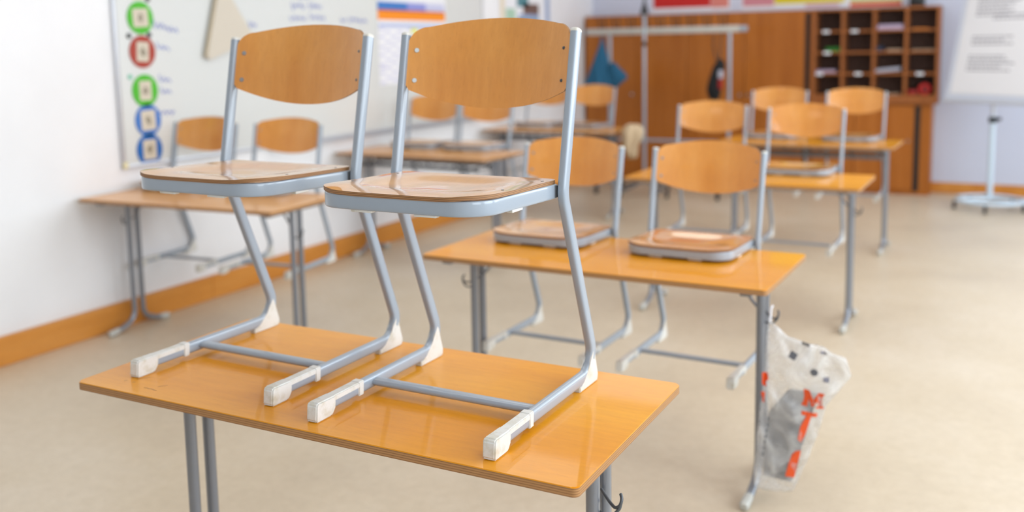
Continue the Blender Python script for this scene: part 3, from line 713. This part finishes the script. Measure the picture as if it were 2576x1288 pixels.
for blk, (b0, nl, a0) in enumerate(((.97, 6, .16), (.80, 2, .34), (.60, 3, .17), (.42, 5, .17))):
    bm = bmesh.new()
    for k in range(nl):
        a = a0
        while a < a0+.30+rnd.random()*.14:
            wd = rnd.uniform(.02, .05); pl(bm, a, a+wd, b0-.033*k-.010, b0-.033*k+.002, .0042*sg, .005*sg); a += wd+.010
    link('printed_text', bm, M['inkg'], pad)
bm = bmesh.new(); tube(bm, [(0, 0, .08), (0, 0, .86)], .026, 16); link('pole', bm, M['standw'], t, True, 50)
bm = bmesh.new(); tube(bm, [(0, 0, .85), (0, 0, 1.05)], .017, 14); link('inner_pole', bm, M['alu'], t, True, 50)
bm = bmesh.new(); cyl(bm, (-.0, -.0, .80), (0, 0, 1), .036, .05, 16); cyl(bm, (.01, -.02, .83), (.9, -.45, .1), .016, .06, 12); link('clamp_knob', bm, M['black'], t, True, 50)
bm = bmesh.new(); pts = [Vector((.29*math.cos(a), .29*math.sin(a), .085)) for a in [math.radians(-155+310*k/40) for k in range(41)]]
sweep(bm, pts, ring_section(.05, .03, 3, 12), side=None); link('base_ring', bm, M['standw'], t, True, 50)
bm = bmesh.new()
for a in (-.6, 1.6, -2.6): tube(bm, [(0, 0, .09), (.28*math.cos(a), .28*math.sin(a), .085)], .02, 10)
link('spokes', bm, M['standw'], t, True, 50)
for a in (196, 265, 340, 52, 125):
    a = math.radians(a); x, y = .30*math.cos(a), .30*math.sin(a)
    bm = bmesh.new(); cyl(bm, (x-.014, y, .034), (1, 0, 0), .034, .028, 18); cyl(bm, (x, y, .04), (0, 0, 1), .010, .04, 8); link('caster', bm, M['rubber'], t, True, 50)

# ------------------------------------------------------------------ plastic bag on the second desk's hook
BY = 1.70
def bk_(x, z):   # positions measured in the plane y = 1.80, moved to the plane of the bag
    f = (BY+1.4718)/(1.80+1.4718); return (1.9566+(x-1.9566)*f, 1.5558+(z-1.5558)*f)
rows = [(1.229, .609, 1.237, .605), (1.224, .57, 1.296, .558), (1.222, .513, 1.395, .538), (1.22, .455, 1.48, .499), (1.217, .398, 1.504, .447), (1.212, .347, 1.457, .378),
        (1.205, .295, 1.428, .338), (1.196, .206, 1.404, .242), (1.191, .117, 1.371, .136), (1.186, .027, 1.341, .058), (1.190, .0, 1.324, .012)]
rows = [bk_(a, b)+bk_(c, d) for a, b, c, d in rows]
th = [.006, .02, .045, .065, .07, .07, .07, .07, .07, .065, .045]
# resample
R = []
for i in range(len(rows)-1):
    for k in range(4):
        s = k/4; R.append([rows[i][j]*(1-s)+rows[i+1][j]*s for j in range(4)]+[th[i]*(1-s)+th[i+1]*s])
R.append(list(rows[-1])+[th[-1]])
bagt = thing('plastic_bag', 'translucent white plastic carrier bag with orange lettering hanging from the second-row desk', 'bag', (0, 0, 0))
bm = bmesh.new(); rings = []; NS = 56
for i, (xl, zl, xr, zr, tk) in enumerate(R):
    ring = []
    for k in range(NS):
        a = 2*PI*k/NS; u = (math.cos(a)+1)/2; x = xl+(xr-xl)*u; z = zl+(zr-zl)*u
        sn = math.sin(a); y = BY-.012+tk*.5*math.copysign(abs(sn)**.8, sn)
        nv = mnoise.noise(Vector((x*17, y*10, z*17)))*.010+mnoise.noise(Vector((x*46, y*20+5, z*30)))*.005+.006*abs(mnoise.noise(Vector((x*26+z*14, 3, z*5))))
        q = min(1, i/6)
        ring.append(bm.verts.new((x+nv*.4*q, y+nv*q*1.3*(1 if sn > 0 else -1), max(z+nv*.6*q, .002))))
    rings.append(ring)
for i in range(len(rings)-1):
    for k in range(NS): bm.faces.new((rings[i][k], rings[i][(k+1) % NS], rings[i+1][(k+1) % NS], rings[i+1][k]))
bm.faces.new(rings[0]); bm.faces.new(rings[-1][::-1])
bmesh.ops.recalc_face_normals(bm, faces=bm.faces[:])
tree = BVHTree.FromBMesh(bm)
bo = link('bag_film', bm, M['film'], bagt, True, 80)
hx, hz_ = rows[0][0], rows[0][1]
def decal(name, polys, m_, label=None):
    bm = bmesh.new()
    for poly in polys:
        # fine strips so the print follows the film
        xs_ = [p[0] for p in poly]; zs_ = [p[1] for p in poly]
        vs_ = []
        for x, z in dense(poly, .008):
            h = tree.ray_cast(Vector((x, BY-.4, z)), Vector((0, 1, 0)))[0]
            vs_.append(bm.verts.new((x, (h.y if h else BY-.04)-.0015, z)))
        f = bm.faces.new(vs_)
        bmesh.ops.triangulate(bm, faces=[f])
    return link(name, bm, m_, bo, label=label)
def rect(cx_, cz_, w_, h_, rot=0):
    c, s = math.cos(rot), math.sin(rot)
    return [(cx_+a*c-b*s, cz_+a*s+b*c) for a, b in ((-w_/2, -h_/2), (w_/2, -h_/2), (w_/2, h_/2), (-w_/2, h_/2))]
def letterM(cx_, cz_, w_, h_, rot):
    L = [(-.5, -.5), (-.22, -.5), (-.22, -.36), (-.3, -.36), (-.26, .12), (-.02, -.42), (.06, -.42), (.28, .12), (.28, -.36), (.2, -.36), (.2, -.5), (.52, -.5), (.52, -.36), (.45, -.36), (.42, .36), (.5, .36), (.5, .5), (.24, .5), (.02, -.02), (-.2, .5), (-.48, .5), (-.48, .36), (-.4, .36), (-.44, -.36), (-.5, -.36)]
    c, s = math.cos(rot), math.sin(rot)
    return [(cx_+a*w_*c-b*h_*s, cz_+a*w_*s+b*h_*c) for a, b in L]
def T(x, z): return bk_(x, z)
mx_, mz_ = T(1.388, .362)
decal('printed_letter', [letterM(mx_, mz_, .068, .056, -.1)], M['orange_print'], 'orange capital M')
a = T(1.366, .302); b = T(1.352, .218)
decal('printed_letter', [[T(1.372, .312), T(1.385, .308), T(1.366, .236), T(1.352, .206), T(1.343, .216), T(1.350, .262)], [T(1.352, .318), T(1.402, .312), T(1.400, .298), T(1.352, .303)]], M['orange_print'], 'orange letter folded at the side')
decal('printed_letter', [[T(1.334, .168), T(1.350, .172), T(1.338, .10), T(1.330, .072), T(1.302, .076), T(1.312, .12), T(1.322, .155)]], M['orange_print'], 'orange letter folded at the lower side')
decal('printed_letter', [[T(1.216, .43), T(1.232, .425), T(1.236, .405), T(1.226, .395), T(1.232, .385), T(1.222, .378), T(1.216, .39)], [T(1.214, .362), T(1.226, .360), T(1.222, .318), T(1.214, .322)]], M['orange_print'], 'orange letter beside the desk leg')
px_, pz_ = T(1.39, .457)
circ = [(px_+.0125*math.cos(q), pz_+.0115*math.sin(q)) for q in [2*PI*k/16 for k in range(16)]]
decal('printed_symbol', [circ], M['grey_print2'])
decal('printed_symbol', [rect(*T(1.318, .503), .024, .022, -.4)], M['grey_print2'])
decal('printed_symbol', [rect(*T(1.358, .547), .026, .014, -.2)], M['grey_print2'])
decal('printed_symbol', [rect(*T(1.418, .523), .022, .008, -.2)], M['inkg'])
decal('printed_symbol', [rect(*T(1.43, .437), .018, .016, 0)], M['inkg'])
decal('small_print', [rect(*T(1.224+.014*k/6, .14+.125*k/6), .005, .014, -.15) for k in range(7)], M['grey_print2'])
bm = bmesh.new(); tube(bm, [(hx+.004, BY-.012, hz_-.01), (hx+.0, BY+.02, hz_+.035), (hx-.004, BY+.06, hz_+.03)], .0035, 8); link('handle_strip', bm, M['paper'], bagt, True)
# grey folded packet inside the bag
bm = bmesh.new(); pk = [T(1.300, .372), T(1.400, .372), T(1.355, .20), T(1.318, .045), T(1.222, .050), T(1.226, .14), T(1.236, .285)]
prism(bm, [(x, z) for x, z in pk], .028, 'y', BY-.012, .004)
tag(link('folded_packet', bm, M['packet_grey'], None, True), 'grey folded packet inside the translucent plastic bag', 'packet')
